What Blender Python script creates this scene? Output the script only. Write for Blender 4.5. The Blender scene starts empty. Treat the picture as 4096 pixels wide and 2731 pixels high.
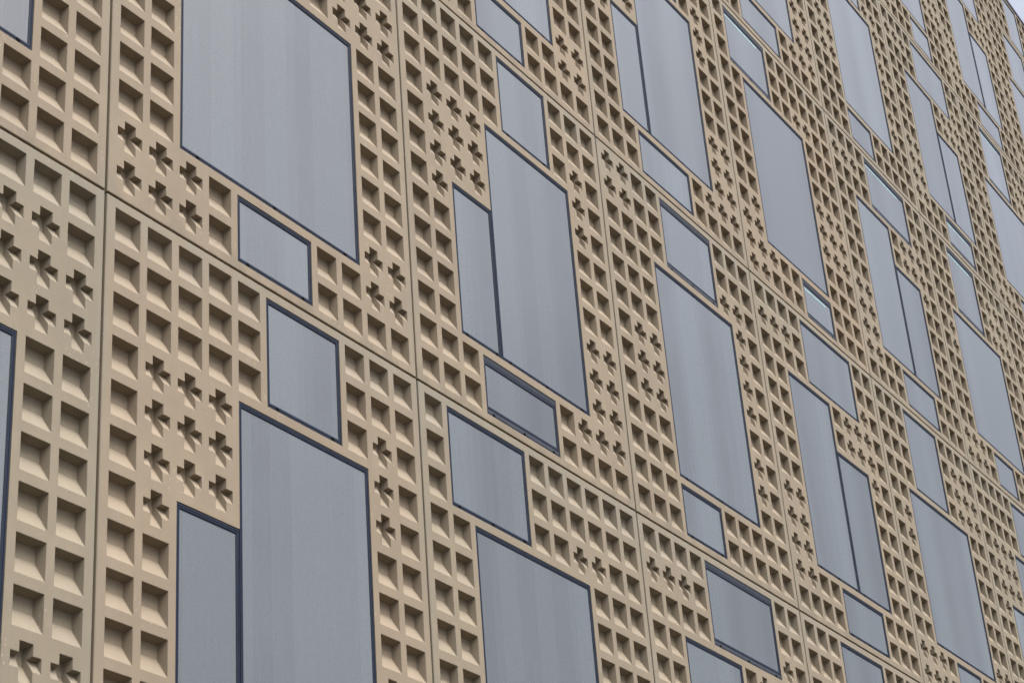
import bpy, bmesh, math, random
from mathutils import Matrix, Vector

S = bpy.context.scene
COL = S.collection
random.seed(7)

# ------------------------------------------------------------------ facade module
P = 0.30                        # metres per relief cell
W, H = 11.3627, 13.4526         # panel pitch in cells (11 x 13 cells and a margin)
PY = 1.013493                   # vertical cell pitch
CU, CV = 0.772, 0.775           # size of a recess
MU, MV = 0.299, 0.25            # margin between outer recess and joint centre
GU, GAP = 0.036, 0.020              # half joint: vertical, horizontal
VG = -27.2                      # ground level in cells
DEP, IJ, IT, IS = 0.225, 0.05, 0.068, 0.40   # recess: depth, jamb / soffit / sill run


def xyz(u, v, n=0.0):
    """facade cell coordinates (right, up, out) -> metres"""
    return (u * P, -n * P, v * P)


PAT = {
 'A': ("SSSSS...SSS SSSSS...SSS SSSSS...S*S S***.....*S S***.....*S S***.....SS S*.......SS SS.......SS "
       "SS.......** SS.......** SS.......** SSS....S*** SSS....SSSS"),
 'C': ("SSS....SSSS SSS....S**S SSS....S*** SSS....S*** SS.......SS S*.......SS S*.......SS SS.......SS "
       "SS.......SS SS.......SS SS.......** ***S...SS** ***S...SSSS"),
 'D': ("S....SSSSSS S....SSSSSS S....SS**SS SS......SSS SS......SSS SS......SSS SS......*** SS......*** "
       "SS......*** S*......SSS **......SSS ***SS...SSS **SSS...SSS"),
 'F': ("**SS....SSS **SS....SSS SSSS....**S SSS......*S SSS......*S SSS......*S S**......*S S**......SS "
       "S**......*S SSS......*S SSS......SS SSS...SSSSS SSS...SSSSS"),
 'E': ("SSSS.....SS ***S.....SS SSSS.....*S SS....S***S SS....S***S SS.......*S SS.......SS SS.......SS "
       "**.......SS **.......SS **.......SS **SS....SSS SSSS....SSS"),
 'T': ("SSSSS...SSS SSSSS...SSS SS*SS...SSS SSSSS...SSS"),
}
PAT = {k: s.split() for k, s in PAT.items()}
# windows per pattern: (left u, right u, first row, last row, role)
R = CU
WIN = {
 'A': [(5, 7 + R, 0, 2, 'top'), (4, 8 + R, 3, 10, 'big'), (2, 4, 6, 10, 'side'), (3, 6 + R, 11, 12, 'low')],
 'C': [(3, 6 + R, 0, 3, 'top'), (2, 8 + R, 4, 10, 'big'), (4, 6 + R, 11, 12, 'low')],
 'D': [(1, 4 + R, 0, 2, 'top'), (2, 7 + R, 3, 10, 'big'), (5, 7 + R, 11, 12, 'low')],
 'F': [(4, 7 + R, 0, 2, 'top'), (3, 8 + R, 3, 10, 'big'), (3, 5 + R, 11, 12, 'low')],
 'E': [(4, 8 + R, 0, 2, 'top'), (2, 5 + R, 3, 10, 'big'), (5 + R, 8 + R, 5, 10, 'side'), (4, 7 + R, 11, 12, 'low')],
 'T': [(5, 7 + R, 0, 3, 'top')],
}
PANELS = [(-1, 0, 'C'), (0, 0, 'A'), (1, 0, 'D'), (2, 0, 'E'), (3, 0, 'C'),
          (-1, 1, 'E'), (0, 1, 'C'), (1, 1, 'A'), (2, 1, 'F'), (3, 1, 'E'), (4, 1, 'C'), (5, 1, 'A'),
          (1, 2, 'C'), (2, 2, 'A'), (3, 2, 'D'), (4, 2, 'E'), (5, 2, 'C'), (6, 2, 'A'),
          (3, 3, 'A'), (4, 3, 'F'), (5, 3, 'E'), (6, 3, 'C'), (7, 3, 'A'),
          (5, 4, 'D'), (6, 4, 'E'), (7, 4, 'C'), (7, 5, 'T')]
# windows with deep head and sill rails; the second set has a bright strip under the head
VENT = {(1, 1, 'low'), (2, 0, 'top'), (2, 1, 'top'), (3, 2, 'top'), (3, 2, 'low'), (4, 2, 'top'), (5, 3, 'low'),
        (5, 2, 'top'), (6, 3, 'top')}
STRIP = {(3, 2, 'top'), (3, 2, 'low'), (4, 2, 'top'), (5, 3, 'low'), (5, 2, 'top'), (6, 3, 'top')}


# ------------------------------------------------------------------ materials
def mat(name):
    m = bpy.data.materials.new(name); m.use_nodes = True
    nt = m.node_tree; nt.nodes.clear()
    out = nt.nodes.new('ShaderNodeOutputMaterial')
    b = nt.nodes.new('ShaderNodeBsdfPrincipled')
    nt.links.new(b.outputs[0], out.inputs[0])
    return m, nt, b


class N:
    """tiny node helper"""
    def __init__(s, nt): s.nt = nt
    def __call__(s, typ, ins=(), **kw):
        n = s.nt.nodes.new('ShaderNode' + typ)
        for k, v in kw.items(): setattr(n, k, v)
        items = ins.items() if isinstance(ins, dict) else enumerate(ins)
        for k, v in items:
            if v is None: continue
            if hasattr(v, 'is_linked') or isinstance(v, bpy.types.NodeSocket): s.nt.links.new(v, n.inputs[k])
            else: n.inputs[k].default_value = v
        return n
    def math(s, op, a, b=None, clamp=False):
        n = s('Math', [a, b], operation=op); n.use_clamp = clamp; return n.outputs[0]
    def ramp(s, f, *stops):
        n = s('ValToRGB', [f]); e = n.color_ramp.elements
        while len(e) < len(stops): e.new(0.5)
        for q, (p, c) in zip(e, stops):
            q.position = p; q.color = (c, c, c, 1) if not hasattr(c, '__len__') else (*c, 1)
        return n.outputs[0]
    def mix(s, f, a, b, blend='MIX'):
        n = s('Mix', data_type='RGBA', blend_type=blend)
        for i, v in ((0, f), (6, a), (7, b)):
            if isinstance(v, bpy.types.NodeSocket): s.nt.links.new(v, n.inputs[i])
            else: n.inputs[i].default_value = (*v, 1) if hasattr(v, '__len__') else v
        return n.outputs[2]
    def noise(s, vec, scale, detail=3, rough=.5):
        return s('TexNoise', {'Vector': vec, 'Scale': scale, 'Detail': detail, 'Roughness': rough}).outputs[0]


def concrete():
    m, nt, b = mat('tan precast concrete'); q = N(nt)
    tc = q('TexCoord').outputs['Object']
    rnd = q('ObjectInfo').outputs['Random']
    off = q('CombineXYZ', [q.math('MULTIPLY', rnd, 37.0), q.math('MULTIPLY', rnd, 11.0), q.math('MULTIPLY', rnd, 53.0)]).outputs[0]
    co = q('VectorMath', [tc, off], operation='ADD').outputs[0]
    sep = q('SeparateXYZ', [tc]).outputs
    big = q.noise(co, 0.9, 4, .55)
    mid = q.noise(co, 5.0, 4, .6)
    fine = q.noise(co, 60.0, 3, .6)
    st_v = q('VectorMath', [co, (14.0, 14.0, 0.8)], operation='MULTIPLY').outputs[0]
    streak = q.noise(st_v, 1.0, 3, .55)
    base = q.mix(q.ramp(big, (.3, 0.0), (.72, 1.0)), (.208, .176, .131), (.244, .205, .150))
    base = q.mix(q.ramp(mid, (.35, 0.0), (.75, .5)), base, (.178, .152, .114))
    base = q.mix(q.ramp(streak, (.54, 0.0), (.78, .3)), base, (.25, .225, .185))
    # tint from casting to casting
    tint = q.mix(rnd, (.95, .97, .97), (1.05, 1.0, .97))
    base = q.mix(1.0, base, tint, 'MULTIPLY')
    # pale and greenish weathering along the panel edges (panel local z runs down from 0 at its top joint)
    zt = q.math('DIVIDE', q.math('MULTIPLY', sep[2], -1.0), P)      # cells below top joint
    top = q.math('SUBTRACT', 1.0, q.math('DIVIDE', zt, 1.6), True)
    top = q.math('MULTIPLY', top, q.ramp(q.noise(st_v, .7, 4, .6), (.3, .15), (.7, 1.0)))
    base = q.mix(q.math('MULTIPLY', top, .62), base, (.205, .200, .170))
    bot = q.math('SUBTRACT', q.math('DIVIDE', q.math('SUBTRACT', zt, H - .75), .6), 0.0, True)
    bot = q.math('MULTIPLY', bot, q.ramp(mid, (.42, 0.0), (.62, 1.0)))
    base = q.mix(q.math('MULTIPLY', bot, .28), base, (.12, .108, .085))
    # edge grime at the side joints
    ex = q.math('DIVIDE', sep[0], P)
    el = q.math('SUBTRACT', 1.0, q.math('DIVIDE', ex, .45), True)
    er = q.math('SUBTRACT', q.math('DIVIDE', q.math('SUBTRACT', ex, W - .45), .45), 0.0, True)
    eg = q.math('MULTIPLY', q.math('MAXIMUM', el, er), q.ramp(streak, (.3, .25), (.65, 1.0)))
    base = q.mix(q.math('MULTIPLY', eg, .45), base, (.195, .186, .150))
    # small air holes and light drips
    vor = q('TexVoronoi', {'Vector': co, 'Scale': 30.0}, feature='F1').outputs['Distance']
    sel = q.ramp(q.noise(co, 9.0, 2, .5), (.56, 0.0), (.62, 1.0))
    base = q.mix(q.math('MULTIPLY', q.ramp(vor, (.07, 1.0), (.13, 0.0)), sel), base, (.10, .085, .06))
    v2 = q('VectorMath', [co, (46.0, 46.0, 20.0)], operation='MULTIPLY').outputs[0]
    dr = q('TexVoronoi', {'Vector': v2, 'Scale': 1.0}, feature='F1').outputs['Distance']
    sel2 = q.ramp(q.noise(co, 2.2, 3, .6), (.55, 0.0), (.66, .7))
    base = q.mix(q.math('MULTIPLY', q.ramp(dr, (.10, 1.0), (.2, 0.0)), sel2), base, (.42, .39, .34))
    base = q.mix(q.ramp(fine, (.35, .10), (.65, 0.0)), base, (.14, .115, .085))
    nt.links.new(base, b.inputs['Base Color'])
    b.inputs['Roughness'].default_value = .78
    b.inputs['Specular IOR Level'].default_value = .3
    bh = q.math('ADD', q.math('MULTIPLY', fine, .5), q.math('MULTIPLY', mid, .5))
    bev = q('Bevel', {'Radius': .007}, samples=3)
    bump = q('Bump', {'Strength': .22, 'Distance': .004, 'Height': bh, 'Normal': bev.outputs[0]})
    nt.links.new(bump.outputs[0], b.inputs['Normal'])
    return m


def glass():
    m, nt, b = mat('coated window glass with rain streaks'); q = N(nt)
    tc = q('TexCoord').outputs['Object']
    rnd = q('ObjectInfo').outputs['Random']
    off = q('CombineXYZ', [q.math('MULTIPLY', rnd, 91.0), 0.0, q.math('MULTIPLY', rnd, 47.0)]).outputs[0]
    co = q('VectorMath', [tc, off], operation='ADD').outputs[0]
    sv = q('VectorMath', [co, (26.0, 1.0, .55)], operation='MULTIPLY').outputs[0]
    st = q.noise(sv, 1.0, 4, .62)
    sv2 = q('VectorMath', [co, (70.0, 1.0, 2.2)], operation='MULTIPLY').outputs[0]
    st2 = q.noise(sv2, 1.0, 3, .6)
    cloud = q.noise(co, 1.3, 3, .55)
    # broad vertical steps of tone set in the pane colour, spaced by noise
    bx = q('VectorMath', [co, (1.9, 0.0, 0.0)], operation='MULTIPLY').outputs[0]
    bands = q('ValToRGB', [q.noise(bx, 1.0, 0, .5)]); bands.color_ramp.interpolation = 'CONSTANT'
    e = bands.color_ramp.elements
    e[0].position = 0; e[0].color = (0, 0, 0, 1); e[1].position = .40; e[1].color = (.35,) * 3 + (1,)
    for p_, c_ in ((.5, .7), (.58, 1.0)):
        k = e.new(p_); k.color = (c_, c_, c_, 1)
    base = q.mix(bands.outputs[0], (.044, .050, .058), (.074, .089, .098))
    base = q.mix(q.ramp(cloud, (.3, 0.0), (.75, .55)), base, (.070, .081, .092))
    base = q.mix(q.ramp(st, (.45, 0.0), (.8, .10)), base, (.115, .132, .146))
    base = q.mix(q.ramp(st2, (.5, 0.0), (.8, .18)), base, (.12, .138, .152))
    # dried drops
    v2 = q('VectorMath', [co, (1.0, 1.0, .62)], operation='MULTIPLY').outputs[0]
    vor = q('TexVoronoi', {'Vector': v2, 'Scale': 42.0}, feature='F1').outputs['Distance']
    sel = q.ramp(q.noise(co, 6.0, 3, .6), (.52, 0.0), (.64, 1.0))
    base = q.mix(q.math('MULTIPLY', q.ramp(vor, (.10, .8), (.2, 0.0)), sel), base, (.03, .034, .042))
    grain = q.noise(co, 130.0, 2, .7)
    base = q.mix(1.0, base, q.ramp(grain, (.3, .80), (.7, 1.2)), 'MULTIPLY')
    base = q.mix(1.0, base, q.ramp(q.math('FRACT', q.math('MULTIPLY', rnd, 7.3)), (0.0, .80), (1.0, 1.22)), 'MULTIPLY')
    nt.links.new(base, b.inputs['Base Color'])
    b.inputs['IOR'].default_value = 2.1
    b.inputs['Specular IOR Level'].default_value = .5
    rg = q.math('ADD', q.math('MULTIPLY', st, .16), .08)
    nt.links.new(rg, b.inputs['Roughness'])
    return m


def metal(name, c, rough=.4, spec=.5):
    m, nt, b = mat(name); q = N(nt)
    tc = q('TexCoord').outputs['Object']
    sv = q('VectorMath', [tc, (9.0, 9.0, 9.0)], operation='MULTIPLY').outputs[0]
    f = q.ramp(q.noise(sv, 1.0, 4, .6), (.3, .78), (.75, 1.18))
    nt.links.new(q.mix(1.0, c, f, 'MULTIPLY'), b.inputs['Base Color'])
    b.inputs['Roughness'].default_value = rough
    b.inputs['Specular IOR Level'].default_value = spec
    return m


def ground_mat():
    m, nt, b = mat('grey paving'); q = N(nt)
    tc = q('TexCoord').outputs['Object']
    br = q('TexBrick', {'Vector': tc, 'Color1': (.052, .043, .030, 1), 'Color2': (.062, .051, .036, 1),
                        'Mortar': (.05, .05, .046, 1), 'Scale': 1.0, 'Mortar Size': .012, 'Brick Width': .6, 'Row Height': .6})
    nz = q.ramp(q.noise(tc, 1.2, 5, .6), (.3, .75), (.7, 1.15))
    nt.links.new(q.mix(1.0, br.outputs[0], nz, 'MULTIPLY'), b.inputs['Base Color'])
    b.inputs['Roughness'].default_value = .85
    return m


M_CON = concrete()
M_GLASS = glass()
M_FRAME = metal('dark blue painted aluminium', (.012, .019, .038), .6, .16)
M_RAIL = metal('slate blue rail', (.026, .031, .042), .55, .25)
M_GASK = metal('black gasket', (.004, .004, .005), .9, .03)
M_SEAL = metal('dark joint sealant', (.009, .009, .008), .9, .1)
M_SEALV = metal('brown joint sealant', (.12, .098, .068), .8, .2)
M_STRIP = metal('thin cyan strip', (.26, .46, .48), .5, .5)
M_COPE = metal('blue grey coping metal', (.10, .105, .19), .4, .5)
M_GRND = ground_mat()
M_BODY = metal('plain tan render', (.27, .222, .165), .85, .25)
M_ROOF = metal('roof gravel', (.18, .175, .16), .9, .2)


# ------------------------------------------------------------------ mesh helpers
class MB:
    def __init__(s): s.v = []; s.f = []; s.m = []
    def face(s, pts, mi=0):
        k = len(s.v); s.v += pts; s.f.append(tuple(range(k, k + len(pts)))); s.m.append(mi)
    def box(s, u0, u1, v0, v1, n0, n1, mi=0):
        a = [(u0, v0), (u1, v0), (u1, v1), (u0, v1)]
        s.face([(*q, n1) for q in a], mi); s.face([(*q, n0) for q in reversed(a)], mi)
        for i in range(4):
            b, c = a[i], a[(i + 1) % 4]
            s.face([(*b, n0), (*c, n0), (*c, n1), (*b, n1)], mi)
    def mesh(s, name, mats):
        me = bpy.data.meshes.new(name)
        me.from_pydata([xyz(*q) for q in s.v], [], s.f)
        for m in mats: me.materials.append(m)
        me.polygons.foreach_set('material_index', s.m)
        bm = bmesh.new(); bm.from_mesh(me)
        bmesh.ops.remove_doubles(bm, verts=bm.verts, dist=1e-5)
        bm.to_mesh(me); bm.free(); me.update()
        return me


def link(name, me, parent=None, loc=(0, 0, 0)):
    o = bpy.data.objects.new(name, me); COL.objects.link(o)
    o.location = loc
    if parent: o.parent = parent
    return o


def pit(mb, u0, u1, v0, v1):
    """square recess: steep jambs and soffit, long sloping sill"""
    d = -DEP
    O = [(u0, v0, 0), (u1, v0, 0), (u1, v1, 0), (u0, v1, 0)]
    I = [(u0 + IJ, v0 + IS, d), (u1 - IJ, v0 + IS, d), (u1 - IJ, v1 - IT, d), (u0 + IJ, v1 - IT, d)]
    mb.face(I)
    for i in range(4):
        k = (i + 1) % 4
        mb.face([O[i], O[k], I[k], I[i]])


# cross-shaped recess cut once with a boolean, its faces reused
TB = 0.1            # border of the tile around the cross


def solid(pts, faces, name):
    me = bpy.data.meshes.new(name); me.from_pydata(pts, [], faces)
    bm = bmesh.new(); bm.from_mesh(me); bmesh.ops.recalc_face_normals(bm, faces=bm.faces); bm.to_mesh(me); bm.free()
    o = bpy.data.objects.new(name, me); COL.objects.link(o); return o


def cutter(u0, u1, v0, v1, d):
    """pit as a closed solid, its slopes carried a little above the surface"""
    e = .25
    def rect(dep):
        t = dep / DEP
        a, b, c, g = u0 + IJ * t, u1 - IJ * t, v0 + IS * t, v1 - IT * t
        return [(a, c, -dep), (b, c, -dep), (b, g, -dep), (a, g, -dep)]
    up, lo = rect(-e * DEP), rect(d)
    return solid(up + lo, [(0, 1, 2, 3), (7, 6, 5, 4)] + [(i, (i + 1) % 4, 4 + (i + 1) % 4, 4 + i) for i in range(4)], 'cutter')


def star_tile():
    a, b, c, g = -TB, CU + TB, -CV - TB, TB
    t = .5
    slab = solid([(a, c, 0), (b, c, 0), (b, g, 0), (a, g, 0), (a, c, -t), (b, c, -t), (b, g, -t), (a, g, -t)],
                 [(0, 1, 2, 3), (7, 6, 5, 4)] + [(i, 4 + i, 4 + (i + 1) % 4, (i + 1) % 4) for i in range(4)], 'slab')
    hv = .294
    c1 = cutter(.215, .56, -CV, 0, DEP)
    c2 = cutter(0, CU, -.223 - hv, -.223, DEP * hv / (IS + IT) - .002)
    for cu in (c1, c2):
        md = slab.modifiers.new('b', 'BOOLEAN'); md.operation = 'DIFFERENCE'; md.object = cu; md.solver = 'EXACT'
    dg = bpy.context.evaluated_depsgraph_get()
    me = bpy.data.meshes.new_from_object(slab.evaluated_get(dg))
    out = []
    for p in me.polygons:
        vs = [tuple(me.vertices[i].co) for i in p.vertices]
        if max(v[2] for v in vs) < -.45: continue
        if min(v[2] for v in vs) < -.45: continue
        out.append(vs)
    for o in (slab, c1, c2):
        d = o.data; bpy.data.objects.remove(o); bpy.data.meshes.remove(d)
    bpy.data.meshes.remove(me)
    return out


STAR = star_tile()


def panel_mesh(kind, rows, wins):
    """one precast panel; local origin at its top left joint centre, u right, v up"""
    n = len(rows)
    hh = 12 * PY + CV + 2 * MV if n == 13 else (n - 1) * PY + CV + 2 * MV
    pw = W
    mb = MB()
    ou, ov = MU, -MV                    # local position of recess (0,0) top left corner
    def uu(x): return ou + x
    ch = .014
    us = {GU + ch, pw - GU - ch}; vs = {-GAP - ch, -(hh - GAP) + ch}
    for i in range(11):
        us |= {round(uu(i - TB), 5), round(uu(i), 5), round(uu(i + CU), 5), round(uu(i + CU + TB), 5)}
    for j in range(n):
        t = ov - j * PY
        vs |= {round(t + TB, 5), round(t, 5), round(t - CV, 5), round(t - CV - TB, 5)}
    us = sorted(us); vs = sorted(vs)
    rects = [(uu(a), uu(b), ov - d * PY - CV, ov - c * PY) for (a, b, c, d, _) in wins]
    def inwin(x, y): return any(a < x < b and c < y < d for a, b, c, d in rects)
    nu, nv = len(us) - 1, len(vs) - 1
    hole = [[inwin((us[x] + us[x + 1]) / 2, (vs[y] + vs[y + 1]) / 2) for y in range(nv)] for x in range(nu)]
    RD = -.16
    for x in range(nu):
        for y in range(nv):
            u0, u1, v0, v1 = us[x], us[x + 1], vs[y], vs[y + 1]
            if hole[x][y]:
                if x and not hole[x - 1][y]: mb.face([(u0, v0, 0), (u0, v0, RD), (u0, v1, RD), (u0, v1, 0)])
                if x < nu - 1 and not hole[x + 1][y]: mb.face([(u1, v1, 0), (u1, v1, RD), (u1, v0, RD), (u1, v0, 0)])
                if y and not hole[x][y - 1]: mb.face([(u1, v0, 0), (u1, v0, RD), (u0, v0, RD), (u0, v0, 0)])
                if y < nv - 1 and not hole[x][y + 1]: mb.face([(u0, v1, 0), (u0, v1, RD), (u1, v1, RD), (u1, v1, 0)])
                continue
            cu, cv = (u0 + u1) / 2 - ou, (v0 + v1) / 2 - ov
            i, j = math.floor(cu + TB), math.floor((-cv + TB) / PY)
            if 0 <= i < 11 and 0 <= j < n:
                c = rows[j][i]
                du, dv = cu - i, -cv - j * PY
                if c == 'S' and 0 < du < CU and 0 < dv < CV: continue
                if c == '*' and -TB < du < CU + TB and -TB < dv < CV + TB: continue
            mb.face([(u0, v0, 0), (u1, v0, 0), (u1, v1, 0), (u0, v1, 0)])
    for j in range(n):
        for i in range(11):
            c = rows[j][i]; u, v = uu(i), ov - j * PY
            if c == 'S': pit(mb, u, u + CU, v - CV, v)
            elif c == '*':
                for f in STAR: mb.face([(u + a, v + b, d) for a, b, d in f])
    # chamfer and sides down into the joint
    T = -.42
    o = [(GU, -(hh - GAP)), (pw - GU, -(hh - GAP)), (pw - GU, -GAP), (GU, -GAP)]
    i_ = [(GU + ch, -(hh - GAP) + ch), (pw - GU - ch, -(hh - GAP) + ch), (pw - GU - ch, -GAP - ch), (GU + ch, -GAP - ch)]
    for k in range(4):
        q = (k + 1) % 4
        mb.face([(*o[k], -ch), (*o[q], -ch), (*i_[q], 0), (*i_[k], 0)])
        mb.face([(*o[k], T), (*o[q], T), (*o[q], -ch), (*o[k], -ch)])
    return mb.mesh('precast_panel_' + kind, [M_CON])


def frame_mesh(w, h, vent):
    """window frame as nested rails, origin top left corner of its opening"""
    mb = MB()
    prof = [(0, 0, -.15, 2), (.010, .012, -.05, 2), (.014, .018, -.010, 0), (.045, .058, -.007, 0), (.049, .062, -.018, 0),
            (.058, .073, -.018, 0), (.062, .078, -.009, 0), (.086, .110, -.009, 0), (.090, .114, -.014, 0), (.108, .134, -.021, 0)]
    if vent:
        x = .13
        prof = prof[:4] + [(.045, .058 + x * .8, -.014, 1), (.049, .064 + x * .8, -.022, 0)] + \
               [(a, b + x, n - .003, m) for a, b, n, m in prof[6:]]
    def rect(a, b, n): return [(a, -h + b, n), (w - a, -h + b, n), (w - a, -b, n), (a, -b, n)]
    for k in range(len(prof) - 1):
        A = rect(*prof[k][:3]); B = rect(*prof[k + 1][:3]); mi = prof[k + 1][3]
        for i in range(4):
            q = (i + 1) % 4
            mb.face([A[i], A[q], B[q], B[i]], mi)
    a, b, n, _ = prof[-1]
    # drain slots in the bottom rail
    for f in (.13, .87) if w < 3.6 else (.09, .5, .91):
        mb.box(w * f - .05, w * f + .05, -h + .002, -h + .095, -.09, -.003, 2)
    return mb.mesh('window_frame', [M_FRAME, M_RAIL, M_GASK]), a, b, n


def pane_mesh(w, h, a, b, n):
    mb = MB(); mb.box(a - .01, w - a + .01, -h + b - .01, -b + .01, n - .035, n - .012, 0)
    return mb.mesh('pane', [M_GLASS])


# ------------------------------------------------------------------ the building
U0, U1 = -2.6 * W, 14.2 * W                   # ends of the front
VT = 5 * H - 9 * PY + MV                      # top of the short parapet course
building = bpy.data.objects.new('office_building', None); COL.objects.link(building)
building.location = (0, 0, 0)
building['label'] = 'tan office building with waffle relief precast facade and blue framed windows'
building['category'] = 'building'
building.empty_display_size = 2


def Z(v): return (v - VG) * P


meshes = {}
wcache = {}
for c, r, kind in PANELS:
    rows = PAT[kind]
    if kind not in meshes: meshes[kind] = panel_mesh(kind, rows, WIN[kind])
    top = r * H + MV if kind != 'T' else VT
    left = c * W - MU
    pn = link('precast_panel', meshes[kind], building, (left * P, 0, Z(top)))
    for (a, b, j0, j1, role) in WIN[kind]:
        w = b - a; h = (j1 - j0) * PY + CV
        vent = (c, r, role) in VENT; strip = (c, r, role) in STRIP
        key = (round(w, 3), round(h, 3), vent)
        if key not in wcache:
            fm, ia, ib, n_ = frame_mesh(w, h, vent)
            wcache[key] = (fm, pane_mesh(w, h, ia, ib, n_), ia, ib, n_)
        fm, pm, ia, ib, n_ = wcache[key]
        wo = link('window', fm, building, ((left + MU + a) * P, 0, Z(top - MV - j0 * PY)))
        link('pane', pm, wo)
        if vent: wo['label'] = 'small window with deep slate blue head and sill rails'
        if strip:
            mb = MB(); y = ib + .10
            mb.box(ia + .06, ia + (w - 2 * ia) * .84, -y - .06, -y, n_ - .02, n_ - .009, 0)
            link('cyan_strip', mb.mesh('cyan_strip', [M_STRIP]), wo)  # thin pale cyan bar just proud of the glass, below the head rail
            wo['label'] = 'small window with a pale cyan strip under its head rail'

# structural wall the panels hang on (seen in the joints), plain returns, roof and coping
mb = MB(); mb.box(U0, U1, VG, VT - .05, -60, -.30)
link('wall', mb.mesh('wall', [M_BODY]), building, (0, 0, Z(0)))
mb = MB()
lines_u = sorted({c * W - MU for c, r, k in PANELS} | {(c + 1) * W - MU for c, r, k in PANELS})
seal = -.24
for c, r, kind in PANELS:
    top = r * H + MV if kind != 'T' else VT
    hh = (12 if kind != 'T' else 3) * PY + CV + 2 * MV
    l = c * W - MU
    for (x0, x1, y0, y1) in ((l - GU, l + GU, top - hh, top), (l, l + W, top - GAP, top + GAP)):
        hz = x1 - x0 > 1
        mb.box(x0 - .001, x1 + .001, y0 + (0 if hz else GAP), y1 - (0 if hz else GAP), seal - .1, seal if hz else -.075, 0 if hz else 1)
link('joint_sealant', mb.mesh('joint_sealant', [M_SEAL, M_SEALV]), building, (0, 0, Z(0)))
mb = MB(); mb.box(U0 - .1, U1 + .1, VT + .002, VT + .16, -1.6, .07)
link('coping', mb.mesh('coping', [M_COPE]), building, (0, 0, Z(0)))
mb = MB(); mb.box(U0 + .5, U1 - .5, VT - .4, VT - .03, -59, -1.7)
link('roof', mb.mesh('roof', [M_ROOF]), building, (0, 0, Z(0)))

# ------------------------------------------------------------------ ground
gm = bpy.data.meshes.new('ground')
g = 900
gm.from_pydata([(-g, -g, 0), (g, -g, 0), (g, g, 0), (-g, g, 0)], [], [(0, 1, 2, 3)]); gm.materials.append(M_GRND)
go = link('ground', gm); go['kind'] = 'structure'; go['label'] = 'grey paving in front of the building'

# ------------------------------------------------------------------ camera (solved from the photograph)
F_PX, CAMR, CAMT = 7881.432, (2.3300731356, 0.2358304527, 1.3008050752), (-8.3542908663, -2.8263596926, 41.5465387028)
w = Vector(CAMR); Rm = Matrix.Rotation(w.length, 3, w.normalized())
pos = -(Rm.transposed() @ Vector(CAMT))


def f2w(v): return Vector((v[0], -v[2], v[1]))


cam = bpy.data.cameras.new('camera'); co = bpy.data.objects.new('camera', cam); COL.objects.link(co)
rx, ry, rz = f2w(Rm[0]), -f2w(Rm[1]), -f2w(Rm[2])
m4 = Matrix.Identity(4)
for k, ax in enumerate((rx, ry, rz)):
    for i in range(3): m4[i][k] = ax[i]
pw_ = Vector((pos[0] * P, -pos[2] * P, Z(pos[1])))
m4.translation = pw_
co.matrix_world = m4
cam.sensor_width = 36; cam.lens = F_PX / 4096 * 36
cam.clip_start = .1; cam.clip_end = 3000
S.camera = co

# ------------------------------------------------------------------ light: bright overcast
SUN_EL, SUN_AZ = math.radians(62), math.radians(180)     # azimuth from +Y clockwise: in front of the facade
wd = bpy.data.worlds.new('World'); S.world = wd; wd.use_nodes = True
nt = wd.node_tree; nt.nodes.clear(); q = N(nt)
sky = q('TexSky', sky_type='NISHITA'); sky.sun_disc = False
sky.sun_elevation = SUN_EL; sky.sun_rotation = SUN_AZ
sky.air_density = 1.0; sky.dust_density = 6.0; sky.ozone_density = 1.0
hs = q('HueSaturation', {'Saturation': .5, 'Value': 1.0, 'Color': sky.outputs[0]})
zz = q('SeparateXYZ', [q('TexCoord').outputs['Generated']]).outputs[2]
grad = q.math('ADD', q.math('MULTIPLY', q.math('MAXIMUM', zz, 0.0), .95), .52)     # overcast: brighter towards the zenith
gen = q('VectorMath', [q('TexCoord').outputs['Generated'], (1.0, 1.0, 2.2)], operation='MULTIPLY').outputs[0]
cloud = q.ramp(q.noise(gen, 2.6, 5, .55), (.32, .80), (.70, 1.18))
grad = q.math('MULTIPLY', grad, cloud)
cl = q('VectorMath', {0: hs.outputs[0], 'Scale': grad}, operation='SCALE').outputs[0]
bg = q('Background', {'Color': cl, 'Strength': .125})
out = q('OutputWorld', [bg.outputs[0]])
sl = bpy.data.lights.new('sun', 'SUN'); sl.energy = 1.4; sl.angle = math.radians(45); sl.color = (1, .965, .92)
so = bpy.data.objects.new('sun', sl); COL.objects.link(so)
d = Vector((math.sin(SUN_AZ) * math.cos(SUN_EL), math.cos(SUN_AZ) * math.cos(SUN_EL), math.sin(SUN_EL)))
so.rotation_euler = d.to_track_quat('Z', 'Y').to_euler()
so.location = (0, -30, 60)

vs_ = S.view_settings
vs_.view_transform = 'Standard'; vs_.look = 'None'; vs_.exposure = 1.15; vs_.gamma = 1.0; vs_.use_curve_mapping = False
S.cycles.max_bounces = 8; S.cycles.diffuse_bounces = 4
